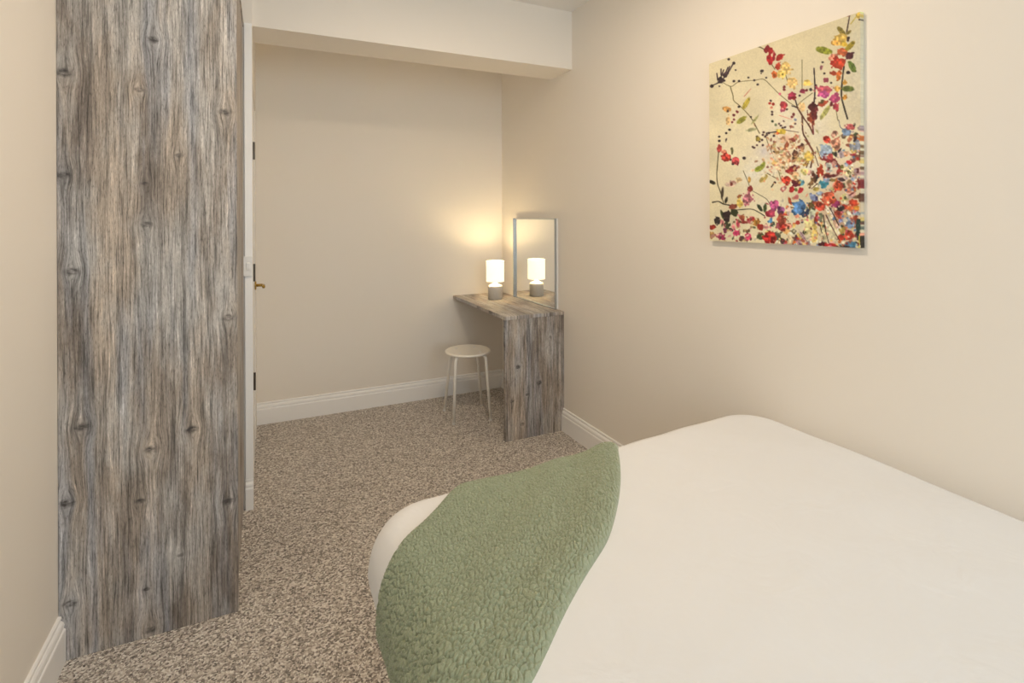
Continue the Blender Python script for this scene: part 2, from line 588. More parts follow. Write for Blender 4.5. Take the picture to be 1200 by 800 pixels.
# ------------------------------------------------------------------ mirror
t = NT('mirror_glass')
t.base((0.93, 0.94, 0.93))
t.b.inputs['Metallic'].default_value = 1.0
t.rough(t.math('MULTIPLY', t.noise(t.coord(), 3, 2), 0.015))
M_MIRROR = t.m
MY0, MY1, MZ0, MZ1 = 2.925, 3.535, DZ, 1.338
mc = Vector((XR - 0.012, (MY0 + MY1) / 2, DZ))
mir = empty('mirror', mc, 'rectangular mirror in thin silver frame standing on the desk', 'mirror')
hw, mh = (MY1 - MY0) / 2, MZ1 - DZ
FX, fw = -0.022, 0.008           # front of the frame, bar width
boxes('mirror_glass', [((-0.008, -hw + fw, fw), (-0.004, hw - fw, mh - fw))], M_MIRROR, mir)
boxes('back_board', [((-0.004, -hw + 0.002, 0.002), (0.0115, hw - 0.002, mh - 0.002))], M_CORD, mir)
for nm, a, b in (('frame_bar', (FX, hw - fw, 0), (0.0, hw, mh)), ('frame_bar', (FX + 0.008, -hw, 0), (0.0, -hw + fw, mh)),
                 ('frame_bar', (FX + 0.008, -hw + fw, 0), (0.0, hw - fw, fw)), ('frame_bar', (FX + 0.008, -hw + fw, mh - fw), (0.0, hw - fw, mh))):
    boxes(nm, [(a, b)], M_CHROME, mir, 0.001, 1)

# ------------------------------------------------------------------ table lamp
LP = Vector((1.520, 3.51, DZ))
lamp = empty('table_lamp', LP, 'small lit table lamp with grey cylinder base and white drum shade', 'lamp')
lathe('base', [(0.0, 0.0), (0.050, 0.0), (0.053, 0.003), (0.053, 0.092), (0.051, 0.096), (0.046, 0.098), (0.0, 0.098)], M_GREYCER, lamp, 48)
lathe('neck', [(0.048, 0.0975), (0.046, 0.1005), (0.018, 0.112), (0.014, 0.116), (0.013, 0.155), (0.0, 0.156)], M_PLASTIC, lamp, 32)
t = NT('lit_fabric_shade')
lw = t.n('ShaderNodeTexNoise')
t.base((0.9, 0.86, 0.78))
t.rough(0.9)
nz = t.noise(t.coord(), 180, 2)
t.b.inputs['Emission Color'].default_value = (1.0, 0.84, 0.55, 1)
t.put(t.b.inputs['Emission Strength'], t.math('MULTIPLY_ADD', nz, 0.25, 0.98))
t.t.nodes.remove(lw)
M_SHADE = t.m
R1, Z0s, Z1s = 0.064, 0.128, 0.277
sh = lathe('shade', [(R1, Z0s), (R1 + 0.0012, Z0s + 0.002), (R1 + 0.0012, Z1s - 0.002), (R1, Z1s), (R1 - 0.0015, Z1s - 0.002), (R1 - 0.0015, Z0s + 0.002), (R1, Z0s)], M_SHADE, lamp, 56)
t = NT('glowing_bulb')
t.base((1, 0.95, 0.85))
t.b.inputs['Emission Color'].default_value = (1.0, 0.82, 0.52, 1)
t.b.inputs['Emission Strength'].default_value = 5.0
M_BULB = t.m
lathe('bulb', [(0.0, 0.215), (0.012, 0.212), (0.02, 0.20), (0.022, 0.188), (0.018, 0.172), (0.012, 0.156)], M_BULB, lamp, 24)
d = bpy.data.lights.new('lamp_light', 'POINT')
d.energy = 4.0
d.color = (1.0, 0.78, 0.44)
d.shadow_soft_size = 0.02
o = bpy.data.objects.new('lamp_light', d)
C.objects.link(o)
o.parent = lamp
o.location = (0, 0, 0.238)

# ------------------------------------------------------------------ stool
SC = Vector((1.245, 3.345, 0))
stool = empty('stool', SC, 'round cream metal stool with four bent tube legs beside the desk', 'stool')
SR, SZ = 0.155, 0.45
lathe('seat', [(0.0, SZ - 0.012), (SR - 0.02, SZ - 0.013), (SR - 0.006, SZ - 0.016), (SR, SZ - 0.011), (SR - 0.001, SZ - 0.004), (SR - 0.007, SZ),
               (SR - 0.016, SZ - 0.001), (SR - 0.03, SZ - 0.003), (0.0, SZ - 0.003)], M_SEAT, stool, 64)
feet = ((1.129, 3.509), (1.108, 3.248), (1.352, 3.204), (1.400, 3.484))
for fx, fy in feet:
    d = Vector((fx - SC.x, fy - SC.y, 0))
    L = d.length
    d.normalize()
    zt = SZ - 0.022
    P = [d * 0.03 + Vector((0, 0, zt))]
    rb = 0.03
    xr = 0.142
    for k in range(8):
        a = PI / 2 * k / 7
        P.append(d * (xr - rb + rb * math.sin(a)) + Vector((0, 0, zt - rb + rb * math.cos(a))))
    P.append(d * L + Vector((0, 0, 0.004)))
    lg = bm_obj('leg', tube_mesh(P, 0.0100, 12), M_STEEL, stool, True)
    lathe('foot', [(0.0, 0.0), (0.0108, 0.0), (0.0112, 0.012), (0.0100, 0.014)], M_PLASTIC, lg, 12, (d.x * L, d.y * L, 0))
for k in range(4):
    fx, fy = feet[k]
    d = Vector((fx - SC.x, fy - SC.y, 0)).normalized()
    lathe('rivet', [(0.011, -0.0005), (0.010, 0.0015), (0.005, 0.0025), (0.0, 0.0028)], M_PLASTIC, stool, 16, (d.x * 0.095, d.y * 0.095, SZ - 0.003))

# ------------------------------------------------------------------ bed, duvet and throw
BX0, BX1, BY0, BY1 = 0.224, 1.700, -0.56, 1.462     # outer outline of the duvet
RH, RV, RP = 0.09, 0.12, 0.085                     # roll-over width, roll-over height, plan radius of the flat part
IX0, IX1, IY0, IY1 = BX0 + RH, BX1 - RH, BY0 + RH, BY1 - RH


def top_z(x, y):
    s = np.clip((x - 0.25) / 1.25, 0, 1)
    s = s * s * (3 - 2 * s)
    z = 0.586 + 0.036 * s
    z = z + 0.006 * np.sin(3.1 * x + 1.3 * y + 0.6) + 0.004 * np.sin(5.2 * y - 2.1 * x)
    # faint creases
    z = z + 0.0012 * np.sin(26 * x + 11 * y + 2.5 * np.sin(4 * x - 3 * y))
    return z


def bed_map(u, v, off=0.0):
    """unrolled plan position (u, v) on the duvet -> point on its surface, lifted by off"""
    u = np.asarray(u, float)
    v = np.asarray(v, float)
    cx = np.clip(u, IX0 + RP, IX1 - RP)
    cy = np.clip(v, IY0 + RP, IY1 - RP)
    dx, dy = u - cx, v - cy
    d = np.hypot(dx, dy)
    dd = np.maximum(d, 1e-9)
    nx, ny = dx / dd, dy / dd
    s = np.maximum(d - RP, 0.0)                     # distance beyond the flat part
    inside = d <= RP
    qx = np.where(inside, u, cx + nx * RP)
    qy = np.where(inside, v, cy + ny * RP)
    arc = 0.5 * PI * math.sqrt((RH * RH + RV * RV) / 2)
    a = np.clip(s / arc, 0, 1) * PI / 2
    over = np.maximum(s - arc, 0.0)
    out = RH * np.sin(a) - 0.36 * over
    down = RV * (1 - np.cos(a)) + over * 0.93
    nz = np.cos(a)
    nh = np.sin(a)
    tz = top_z(qx, qy)
    x = qx + nx * (out + nh * off)
    y = qy + ny * (out + nh * off)
    z = tz - down + nz * off
    return x, y, z


def grid_obj(name, X, Y, Z, material, parent=None, uv=None):
    r, c = X.shape
    verts = np.stack([X.ravel(), Y.ravel(), Z.ravel()], 1)
    i = np.arange((r - 1) * (c - 1))
    a = (i // (c - 1)) * c + i % (c - 1)
    faces = np.stack([a, a + 1, a + c + 1, a + c], 1)
    me = bpy.data.meshes.new(name)
    me.vertices.add(len(verts))
    me.vertices.foreach_set('co', verts.astype(np.float32).ravel())
    me.loops.add(len(faces) * 4)
    me.loops.foreach_set('vertex_index', faces.astype(np.int32).ravel())
    me.polygons.add(len(faces))
    me.polygons.foreach_set('loop_start', np.arange(0, len(faces) * 4, 4, dtype=np.int32))
    me.polygons.foreach_set('loop_total', np.full(len(faces), 4, dtype=np.int32))
    me.polygons.foreach_set('use_smooth', np.ones(len(faces), dtype=bool))
    me.update(calc_edges=True)
    me.validate()
    if material is not None:
        me.materials.append(material)
    o = bpy.data.objects.new(name, me)
    C.objects.link(o)
    if parent is not None:
        o.parent = parent
    return o


t = NT('white_cotton')
co = t.coord()
t.base(t.mix(t.noise(co, 4, 3), (0.72, 0.725, 0.735), (0.75, 0.755, 0.765)))
t.rough(0.9)
t.b.inputs['Sheen Weight'].default_value = 0.15
w1 = t.noise(co, 9, 3, 0.55, 0.6)
w2 = t.noise(co, 420, 2)
t.bump(t.math('ADD', w1, t.math('MULTIPLY', w2, 0.04)), 0.4, 0.012)
M_COTTON = t.m
M_DIVAN = plain('grey_divan_fabric', (0.30, 0.29, 0.28), 0.9, 0, 0.1, 200)

bed = empty('bed', ((BX0 + BX1) / 2, (BY0 + BY1) / 2, 0), 'double bed against the right wall under the white duvet', 'bed')
bcx, bcy = (BX0 + BX1) / 2, (BY0 + BY1) / 2
boxes('divan_base', [((0.34 - bcx, BY0 + 0.1 - bcy, 0.05), (BX1 - 0.09 - bcx, 1.30 - bcy, 0.33))], M_DIVAN, bed, 0.01)
boxes('mattress', [((0.33 - bcx, BY0 + 0.09 - bcy, 0.33), (BX1 - 0.085 - bcx, 1.32 - bcy, 0.50))], M_COTTON, bed, 0.035, 4)
for sx in (0.40, BX1 - 0.15):
    for sy in (BY0 + 0.16, 1.24):
        lathe('leg', [(0.0, 0.0), (0.025, 0.0), (0.028, 0.051), (0.0, 0.051)], M_HINGE, bed, 16, (sx - bcx, sy - bcy, 0))

HANG = 0.255
u1 = np.linspace(IX0 - HANG, IX1 + HANG, 150)
v1 = np.linspace(IY0 - HANG, IY1 + HANG, 190)
U, V = np.meshgrid(u1, v1)
# round the corners of the hanging cloth so that the hem stays level
cx = np.clip(U, IX0, IX1)
cy = np.clip(V, IY0, IY1)
ex, ey = U - cx, V - cy
dm = np.maximum(np.abs(ex), np.abs(ey))
dr = np.hypot(ex, ey)
sc = np.where(dr > 1e-9, dm / np.maximum(dr, 1e-9), 1.0)
X, Y, Z = bed_map(cx + ex * sc, cy + ey * sc)
duv = grid_obj('duvet', X, Y, Z, M_COTTON)
tag(duv, 'plain white duvet covering the bed against the right wall', 'duvet')

# throw: boundary curves in the unrolled plan of the duvet
LEFT_EDGE = [(0.60, 1.72), (0.585, 1.60), (0.550, 1.50), (0.487, 1.415), (0.410, 1.335), (0.335, 1.262), (0.25, 1.20), (0.15, 1.145), (0.05, 1.10)]
RIGHT_EDGE = [(1.09, 1.72), (1.085, 1.60), (1.070, 1.47), (1.02, 1.37), (0.90, 1.20), (0.74, 1.03), (0.56, 0.90), (0.39, 0.76), (0.16, 0.60)]


def spline(pts, n):
    P = np.array(pts, float)
    L = np.concatenate([[0], np.cumsum(np.hypot(*np.diff(P, axis=0).T))])
    L /= L[-1]
    P2 = np.vstack([2 * P[0] - P[1], P, 2 * P[-1] - P[-2]])
    out = []
    for q in np.linspace(0, 1, n):
        i = min(np.searchsorted(L, q, 'right') - 1, len(P) - 2)
        f = (q - L[i]) / (L[i + 1] - L[i])
        p0, p1, p2, p3 = P2[i:i + 4]
        out.append(0.5 * (2 * p1 + (p2 - p0) * f + (2 * p0 - 5 * p1 + 4 * p2 - p3) * f * f + (3 * p1 - p0 - 3 * p2 + p3) * f ** 3))
    return np.array(out)


def worley(x, y, seed=1):
    ix, iy = np.floor(x).astype(int), np.floor(y).astype(int)
    f1 = np.full(x.shape, 9.0)
    f2 = np.full(x.shape, 9.0)
    for a in (-1, 0, 1):
        for b in (-1, 0, 1):
            cx, cy = ix + a, iy + b
            hsh = (cx * 374761393 + cy * 668265263 + seed * 974634777) & 0x7fffffff
            hsh = ((hsh ^ (hsh >> 13)) * 1274126177) & 0x7fffffff
            rx = (hsh & 0xffff) / 65535.0
            ry = ((hsh >> 15) & 0xffff) / 65535.0
            d = np.hypot(x - (cx + 0.1 + 0.8 * rx), y - (cy + 0.1 + 0.8 * ry))
            f2 = np.where(d < f1, f1, np.minimum(f2, d))
            f1 = np.minimum(f1, d)
    return f1, f2


NB, NA = 680, 330
Lc, Rc = spline(LEFT_EDGE, NB), spline(RIGHT_EDGE, NB)
a = np.linspace(0, 1, NA)
U = Lc[:, :1] * (1 - a) + Rc[:, :1] * a
V = Lc[:, 1:] * (1 - a) + Rc[:, 1:] * a
width = np.hypot(*(Rc - Lc).T)[:, None]
da = a[None, :] * width
db = (1 - a[None, :]) * width
lenc = np.concatenate([[0], np.cumsum(np.hypot(*np.diff((Lc + Rc) / 2, axis=0).T))])[:, None] + 0 * da
de = np.minimum(lenc, lenc[-1, 0] - lenc)
edge = np.minimum(np.minimum(da, db), de)
rim = np.sqrt(np.clip(1 - (1 - np.clip(edge / 0.022, 0, 1)) ** 2, 0, 1))
sx, sy = da / 0.0085, lenc / 0.015
warp = 0.35 * np.sin(lenc * 140 + 3 * np.sin(da * 60)) + 0.25 * np.sin(da * 150 + 2 * np.sin(lenc * 45))
f1, f2 = worley(sx + warp, sy + 0.5 * warp, 5)
g1, g2 = worley(da / 0.0052 + 9 + warp, lenc / 0.0075 - warp, 9)
puff = np.clip((f2 - f1) * 3.4, 0, 1) ** 0.7 + 0.35 * np.clip((g2 - g1) * 2.2, 0, 1) ** 0.7
fold = 0.010 * np.exp(-((db - 0.05) / 0.04) ** 2) + 0.007 * np.exp(-((db - 0.17 - 0.03 * np.sin(lenc * 4)) / 0.05) ** 2)
soft = 0.004 * np.sin(lenc * 9 + da * 5) + 0.004 * np.sin(da * 16 + lenc * 3)
off = rim * (0.006 + fold + 0.7 * soft + 0.0085 * puff) - 0.001
X, Y, Z = bed_map(U, V, off)
t = NT('sage_green_knit')
co = t.coord()
t.base(t.mix(t.noise(co, 35, 3), (0.262, 0.300, 0.197), (0.338, 0.382, 0.262)))
t.rough(0.95)
t.b.inputs['Sheen Weight'].default_value = 0.35
t.b.inputs['Sheen Roughness'].default_value = 0.5
t.bump(t.noise(co, 420, 3, 0.6), 0.35, 0.002)
M_THROW = t.m
thr = grid_obj('throw_blanket', X, Y, Z, M_THROW)
tag(thr, 'sage green textured knit throw draped across the corner of the bed', 'throw blanket')

# ------------------------------------------------------------------ floral canvas on the right wall
PY0, PY1, PZ0, PZ1, PTH = 1.0200, 1.6376, 1.2476, 1.9890, 0.018
PW, PHH = 300, 360
yy = np.linspace(PY1, PY0, PW)                    # far (picture left) to near
zz = np.linspace(PZ1, PZ0, PHH)
GY, GZ = np.meshgrid(yy, zz)
PU, PV = to_px(np.full_like(GY, XR - PTH), GY, GZ)
rng = np.random.RandomState(7)


def vnoise(x, y, sd):
    ix, iy = np.floor(x).astype(int), np.floor(y).astype(int)
    fx, fy = x - ix, y - iy
    fx = fx * fx * (3 - 2 * fx)
    fy = fy * fy * (3 - 2 * fy)

    def h(a, b):
        k = (a * 374761393 + b * 668265263 + sd * 362437) & 0x7fffffff
        k = ((k ^ (k >> 13)) * 1274126177) & 0x7fffffff
        return ((k ^ (k >> 16)) & 0xffff) / 65535.0
    return (h(ix, iy) * (1 - fx) + h(ix + 1, iy) * fx) * (1 - fy) + (h(ix, iy + 1) * (1 - fx) + h(ix + 1, iy + 1) * fx) * fy


N1 = vnoise(PU / 2.2, PV / 2.2, 1)
N2 = vnoise(PU / 5.0, PV / 5.0, 2)
N3 = vnoise(PU / 26.0, PV / 26.0, 3)
N4 = vnoise(PU / 1.1, PV / 1.1, 4)
IMG = np.zeros(PU.shape + (3,))


def blend(mask, col, vary=0.26):
    global IMG
    c = np.array(col, float)[None, None, :] * (1 + vary * (N1 - 0.5) * 2)[..., None]
    IMG = IMG * (1 - mask[..., None]) + c * mask[..., None]


def E_(x, y, rx, ry, col, ang=0.0, al=1.0, rough=0.85):
    c, s = math.cos(math.radians(ang)), math.sin(math.radians(ang))
    dx, dy = PU - x, PV - y
    p, q = (dx * c + dy * s) / rx, (-dx * s + dy * c) / ry
    d = np.sqrt(p * p + q * q) + rough * (N1 - 0.5) + rough * 0.5 * (N2 - 0.5)
    soft = 0.9 / min(rx, ry)
    blend(np.clip((1.12 - d) / min(soft, 0.8) + 0.5, 0, 1) * al, col)


def W_(x, y, rx, ry, col, al):
    d2 = ((PU - x) / rx) ** 2 + ((PV - y) / ry) ** 2
    blend(np.exp(-d2 * 1.1) * al * (0.75 + 0.5 * N2), col, 0.05)


def S_(pts, w, col, al=1.0):
    w = w * 0.8
    if len(pts) > 2:
        pts = [tuple(p) for p in spline(pts, 8 * len(pts))]
    best = np.full(PU.shape, 1e9)
    for (x0, y0), (x1, y1) in zip(pts, pts[1:]):
        vx, vy = x1 - x0, y1 - y0
        tt = np.clip(((PU - x0) * vx + (PV - y0) * vy) / (vx * vx + vy * vy + 1e-9), 0, 1)
        best = np.minimum(best, np.hypot(PU - x0 - tt * vx, PV - y0 - tt * vy))
    blend(np.clip((w * (0.75 + 0.5 * N2) - best) / 0.6 + 0.5, 0, 1) * al, col, 0.1)


def leaf(x0, y0, x1, y1, w, col):
    E_((x0 + x1) / 2, (y0 + y1) / 2, math.hypot(x1 - x0, y1 - y0) / 2, w, col, math.degrees(math.atan2(y1 - y0, x1 - x0)), 1, 0.2)
    S_([(x0, y0), (x1, y1)], 0.3, tuple(c * 0.7 for c in col), 0.7)


def flower(x, y, r, col, n=7):
    """loose brushed bloom: dabs of lighter and darker paint round a centre"""
    E_(x, y, r * 0.85, r * 0.85, col)
    for k in range(n):
        a = 2 * PI * k / n + rng.uniform(-.4, .4)
        f = rng.choice([0.62, 0.8, 1.15, 1.3])
        c = tuple(min(255, q * f + (18 if f > 1 else 0)) for q in col)
        E_(x + r * 0.55 * math.cos(a), y + r * 0.55 * math.sin(a), r * 0.38, r * 0.27, c, math.degrees(a) + 60, 0.85, 0.7)


CREAM, PALE = (232, 219, 176), (240, 229, 200)
IMG[:] = np.array(CREAM) * (0.94 + 0.12 * N3)[..., None]
top = np.clip((110 - PV) / 70, 0, 1) * np.clip(0.3 + N3, 0, 1)
IMG = IMG * (1 - 0.5 * top[..., None]) + np.array((205, 190, 146)) * 0.5 * top[..., None]
for (x, y, rx, ry, c, al) in ((862, 150, 18, 26, (234, 222, 178), .6), (925, 150, 30, 30, PALE, .7), (900, 190, 26, 20, PALE, .8), (960, 140, 14, 30, PALE, .7),
                              (896, 178, 10, 7, (214, 206, 200), .7), (880, 205, 14, 16, (238, 232, 206), .8), (918, 186, 16, 12, (238, 206, 158), .8),
                              (920, 163, 8, 6, (234, 180, 140), .8), (935, 260, 22, 20, (238, 226, 186), .8), (1000, 110, 14, 40, (216, 204, 172), .7),
                              (1004, 60, 10, 40, (214, 208, 178), .6), (895, 240, 16, 10, PALE, .6), (950, 200, 10, 14, (240, 232, 206), .8),
                              (987, 205, 22, 20, (226, 200, 176), .6), (985, 250, 24, 30, (170, 110, 84), .5)):
    W_(x, y, rx, ry, c, al)
DK, OL, BR = (46, 34, 36), (122, 112, 70), (92, 54, 38)
RED, CRIM, PINK, MAG, ORG, YEL, BLU, NAVY, TEAL = ((190, 48, 34), (148, 34, 40), (214, 104, 124), (170, 44, 92), (212, 110, 52), (232, 192, 92), (76, 122, 160),
                                                  (44, 54, 78), (72, 150, 164))
GRN, DGR, LIME, MAR, SAL, GREY = (110, 124, 52), (56, 66, 40), (160, 164, 60), (118, 46, 48), (222, 142, 110), (150, 156, 170)

# under-layer of loose petals, thickest at lower right
for k in range(420):
    x = rng.uniform(880, 1010)
    y = rng.uniform(140, 290)
    dens = (x - 900) / 110 + (y - 150) / 140
    if dens < 0.85 + rng.uniform(-.1, .55):
        continue
    c = [RED, SAL, MAR, (150, 70, 50), (238, 226, 190), (240, 230, 200), (238, 226, 190), DGR, (226, 196, 110), (176, 156, 150), ORG, (150, 166, 184), (110, 80, 50), (214, 160, 140)][rng.randint(14)]
    E_(x, y, rng.uniform(2.0, 4.6), rng.uniform(1.4, 3.0), c, rng.uniform(0, 180), 0.9, .7)
# stems
for pts, w, c in (
        ([(846, 96), (853, 100), (858, 101), (866, 96), (885, 94), (895, 93), (905, 102), (913, 110), (925, 120), (933, 125)], .55, OL),
        ([(856, 102), (859, 112), (860, 118), (868, 125), (880, 138), (890, 156)], .7, OL),
        ([(932, 117), (934, 124)], 1.0, DK), ([(928, 124), (934, 126)], .8, DK), ([(934, 125), (941, 137), (948, 147), (953, 157)], 1.1, BR),
        ([(934, 124), (940, 118), (952, 109)], .6, OL), ([(842, 178), (841, 190), (840, 205), (841, 216), (844, 224), (848, 238)], .7, (86, 78, 44)),
        ([(871, 200), (877, 214), (880, 222), (888, 227), (898, 233), (902, 239)], .55, (110, 104, 70)),
        ([(835, 237), (842, 236), (848, 239), (856, 241), (857, 246)], .9, (58, 52, 34)), ([(863, 246), (880, 245), (888, 248), (896, 253)], .7, (58, 56, 36)),
        ([(897, 158), (900, 168), (905, 180), (912, 200), (915, 210)], .5, OL), ([(899, 203), (910, 209)], .6, (110, 90, 50)),
        ([(940, 70), (940, 105)], .5, OL), ([(940, 137), (941, 155), (945, 163), (951, 174), (953, 180), (950, 196)], 1.1, BR),
        ([(954, 80), (955, 105), (954, 120)], 1.0, DK), ([(885, 54), (890, 55), (896, 58)], .8, (98, 88, 56)), ([(904, 75), (908, 81)], .7, OL), ([(920, 86), (923, 95)], .7, (100, 92, 50)),
        ([(996, 16), (994, 28), (992, 39)], .9, (64, 44, 40)), ([(1003, 20), (997, 28)], .8, (196, 176, 84)),
        ([(989, 78), (987, 95), (986, 112), (989, 125), (993, 139)], 1.2, (58, 50, 40)), ([(979, 126), (982, 141)], .6, OL),
        ([(918, 152), (936, 155)], .5, BR), ([(898, 156), (912, 154)], .9, DK), ([(908, 213), (904, 219)], 1.0, (70, 56, 34)),
        ([(945, 165), (952, 176), (953, 182)], 1.4, (124, 72, 52)), ([(952, 140), (953, 156)], 1.2, MAR), ([(952, 178), (945, 196)], .8, BR), ([(957, 172), (961, 184)], .6, DK),
        ([(955, 182), (959, 194)], .6, BR), ([(880, 104), (872, 113)], .7, (206, 150, 120)), ([(913, 135), (928, 140)], .4, SAL)):
    S_(pts, w, c)
# dark twig, top left
for p in ([(843, 95), (848, 82)], [(847, 94), (853, 79)], [(851, 90), (855, 78)], [(853, 86), (860, 73)], [(833, 101), (842, 97)], [(841, 93), (840, 86)], [(845, 88), (845, 81)]):
    S_(p, .9, (62, 46, 50))
E_(845, 94, 4, 3, (52, 38, 42), 0, 1, .9)
E_(850, 87, 3.5, 2.2, (70, 50, 56), -50, 1, .9)
for x, y, r in ((854, 69.5, 1.5), (860, 74, 1.8), (862, 82, 1.0), (860, 95, 1.6), (866, 95, 1.3), (843, 101, .9), (834, 101, 2.0), (888, 99, 1.3), (884, 94, 1.2), (877, 91, 1.1),
                (893, 83, 1.9), (892, 86, .7), (898, 91, 1.1), (866, 125, 1.3), (964, 73, 1.2), (966, 86, 1.2), (974, 97, 1.1), (994, 85, 2.0), (1007, 23, 1.0), (940, 260, 1.4), (939, 246, 1),
                (872, 185, 1.9), (859, 192, 1.5), (856, 187, 1.4), (843, 160, 1.3), (843, 165, 1.5), (855, 152, 1.4), (851, 156, 1.2), (880, 137, 1)):
    E_(x, y, r, r * .85, DK, 0, 1, .3)
# berries scattered along the twigs
for x, y in ((887, 160), (895, 155), (894, 158), (890, 166), (887, 170), (897, 160), (894, 170), (901, 156), (907, 159), (884, 173), (882, 172), (903, 118), (905, 131), (905, 134), (913, 145),
             (918, 142), (917, 150), (920, 149), (915, 147), (937, 112), (908, 214), (907, 178), (922, 128), (932, 145), (956, 100), (955, 115), (889, 163), (893, 164), (899, 158)):
    E_(x, y, 1.25, 1.1, (66, 38, 40), 0, 1, .4)
for x, y, c in ((902, 121, RED), (906, 122, RED), (904, 126, SAL), (864, 131, MAR), (860, 135, MAR), (860, 140, MAR), (858, 143, MAR), (905, 142, DGR), (909, 146, (120, 130, 90)), (932, 140, GREY),
                (930, 134, MAR), (928, 137, MAR), (919, 102, MAR), (919, 105, MAR), (914, 110, PINK), (950, 105, (86, 78, 74)), (912, 178, (150, 140, 80)), (921, 181, (150, 130, 90)),
                (917, 196, OL), (915, 187, ORG), (925, 187, SAL)):
    E_(x, y, 1.5, 1.5, c, 0, 1, .5)
E_(851, 164, 1.0, 2.2, DK, 15)
E_(858, 176, 1.3, 3.6, (92, 88, 48), 0)
# leaves
for a in ((871, 127, 878, 115, 2.4, (176, 158, 60)), (864, 144, 874, 137, 2.6, (160, 156, 62)), (875, 153, 887, 151, 1.8, (178, 176, 128)), (881, 145, 888, 136, 1.4, (190, 186, 120)),
          (957, 57, 974, 61, 3.6, (142, 146, 44)), (990, 60, 1001, 49, 2.6, (158, 138, 40)), (982, 32, 990, 41, 2.6, (132, 116, 48)), (992, 40, 997, 36, 1.6, (140, 122, 60)),
          (995, 72, 1002, 84, 3.2, (96, 116, 48)), (987, 104, 1000, 104, 3.0, (104, 116, 52)), (962, 139, 972, 124, 2.4, (188, 182, 104)), (891, 199, 896, 190, 2.4, (158, 164, 66)),
          (885, 200, 892, 196, 2.8, (150, 160, 56)), (891, 213, 899, 205, 2.6, (204, 178, 96)), (893, 247, 888, 240, 1.8, DGR), (896, 248, 897, 239, 1.9, (70, 84, 44)),
          (887, 277, 896, 277, 3.4, (70, 80, 44)), (845, 247, 848, 256, 1.6, (70, 76, 44)), (846, 232, 847, 220, 1.4, (62, 50, 34)), (831, 212, 838, 215, 1.9, (56, 50, 32)), (850, 238, 852, 231, 1.4, (60, 54, 36))):
    leaf(*a)
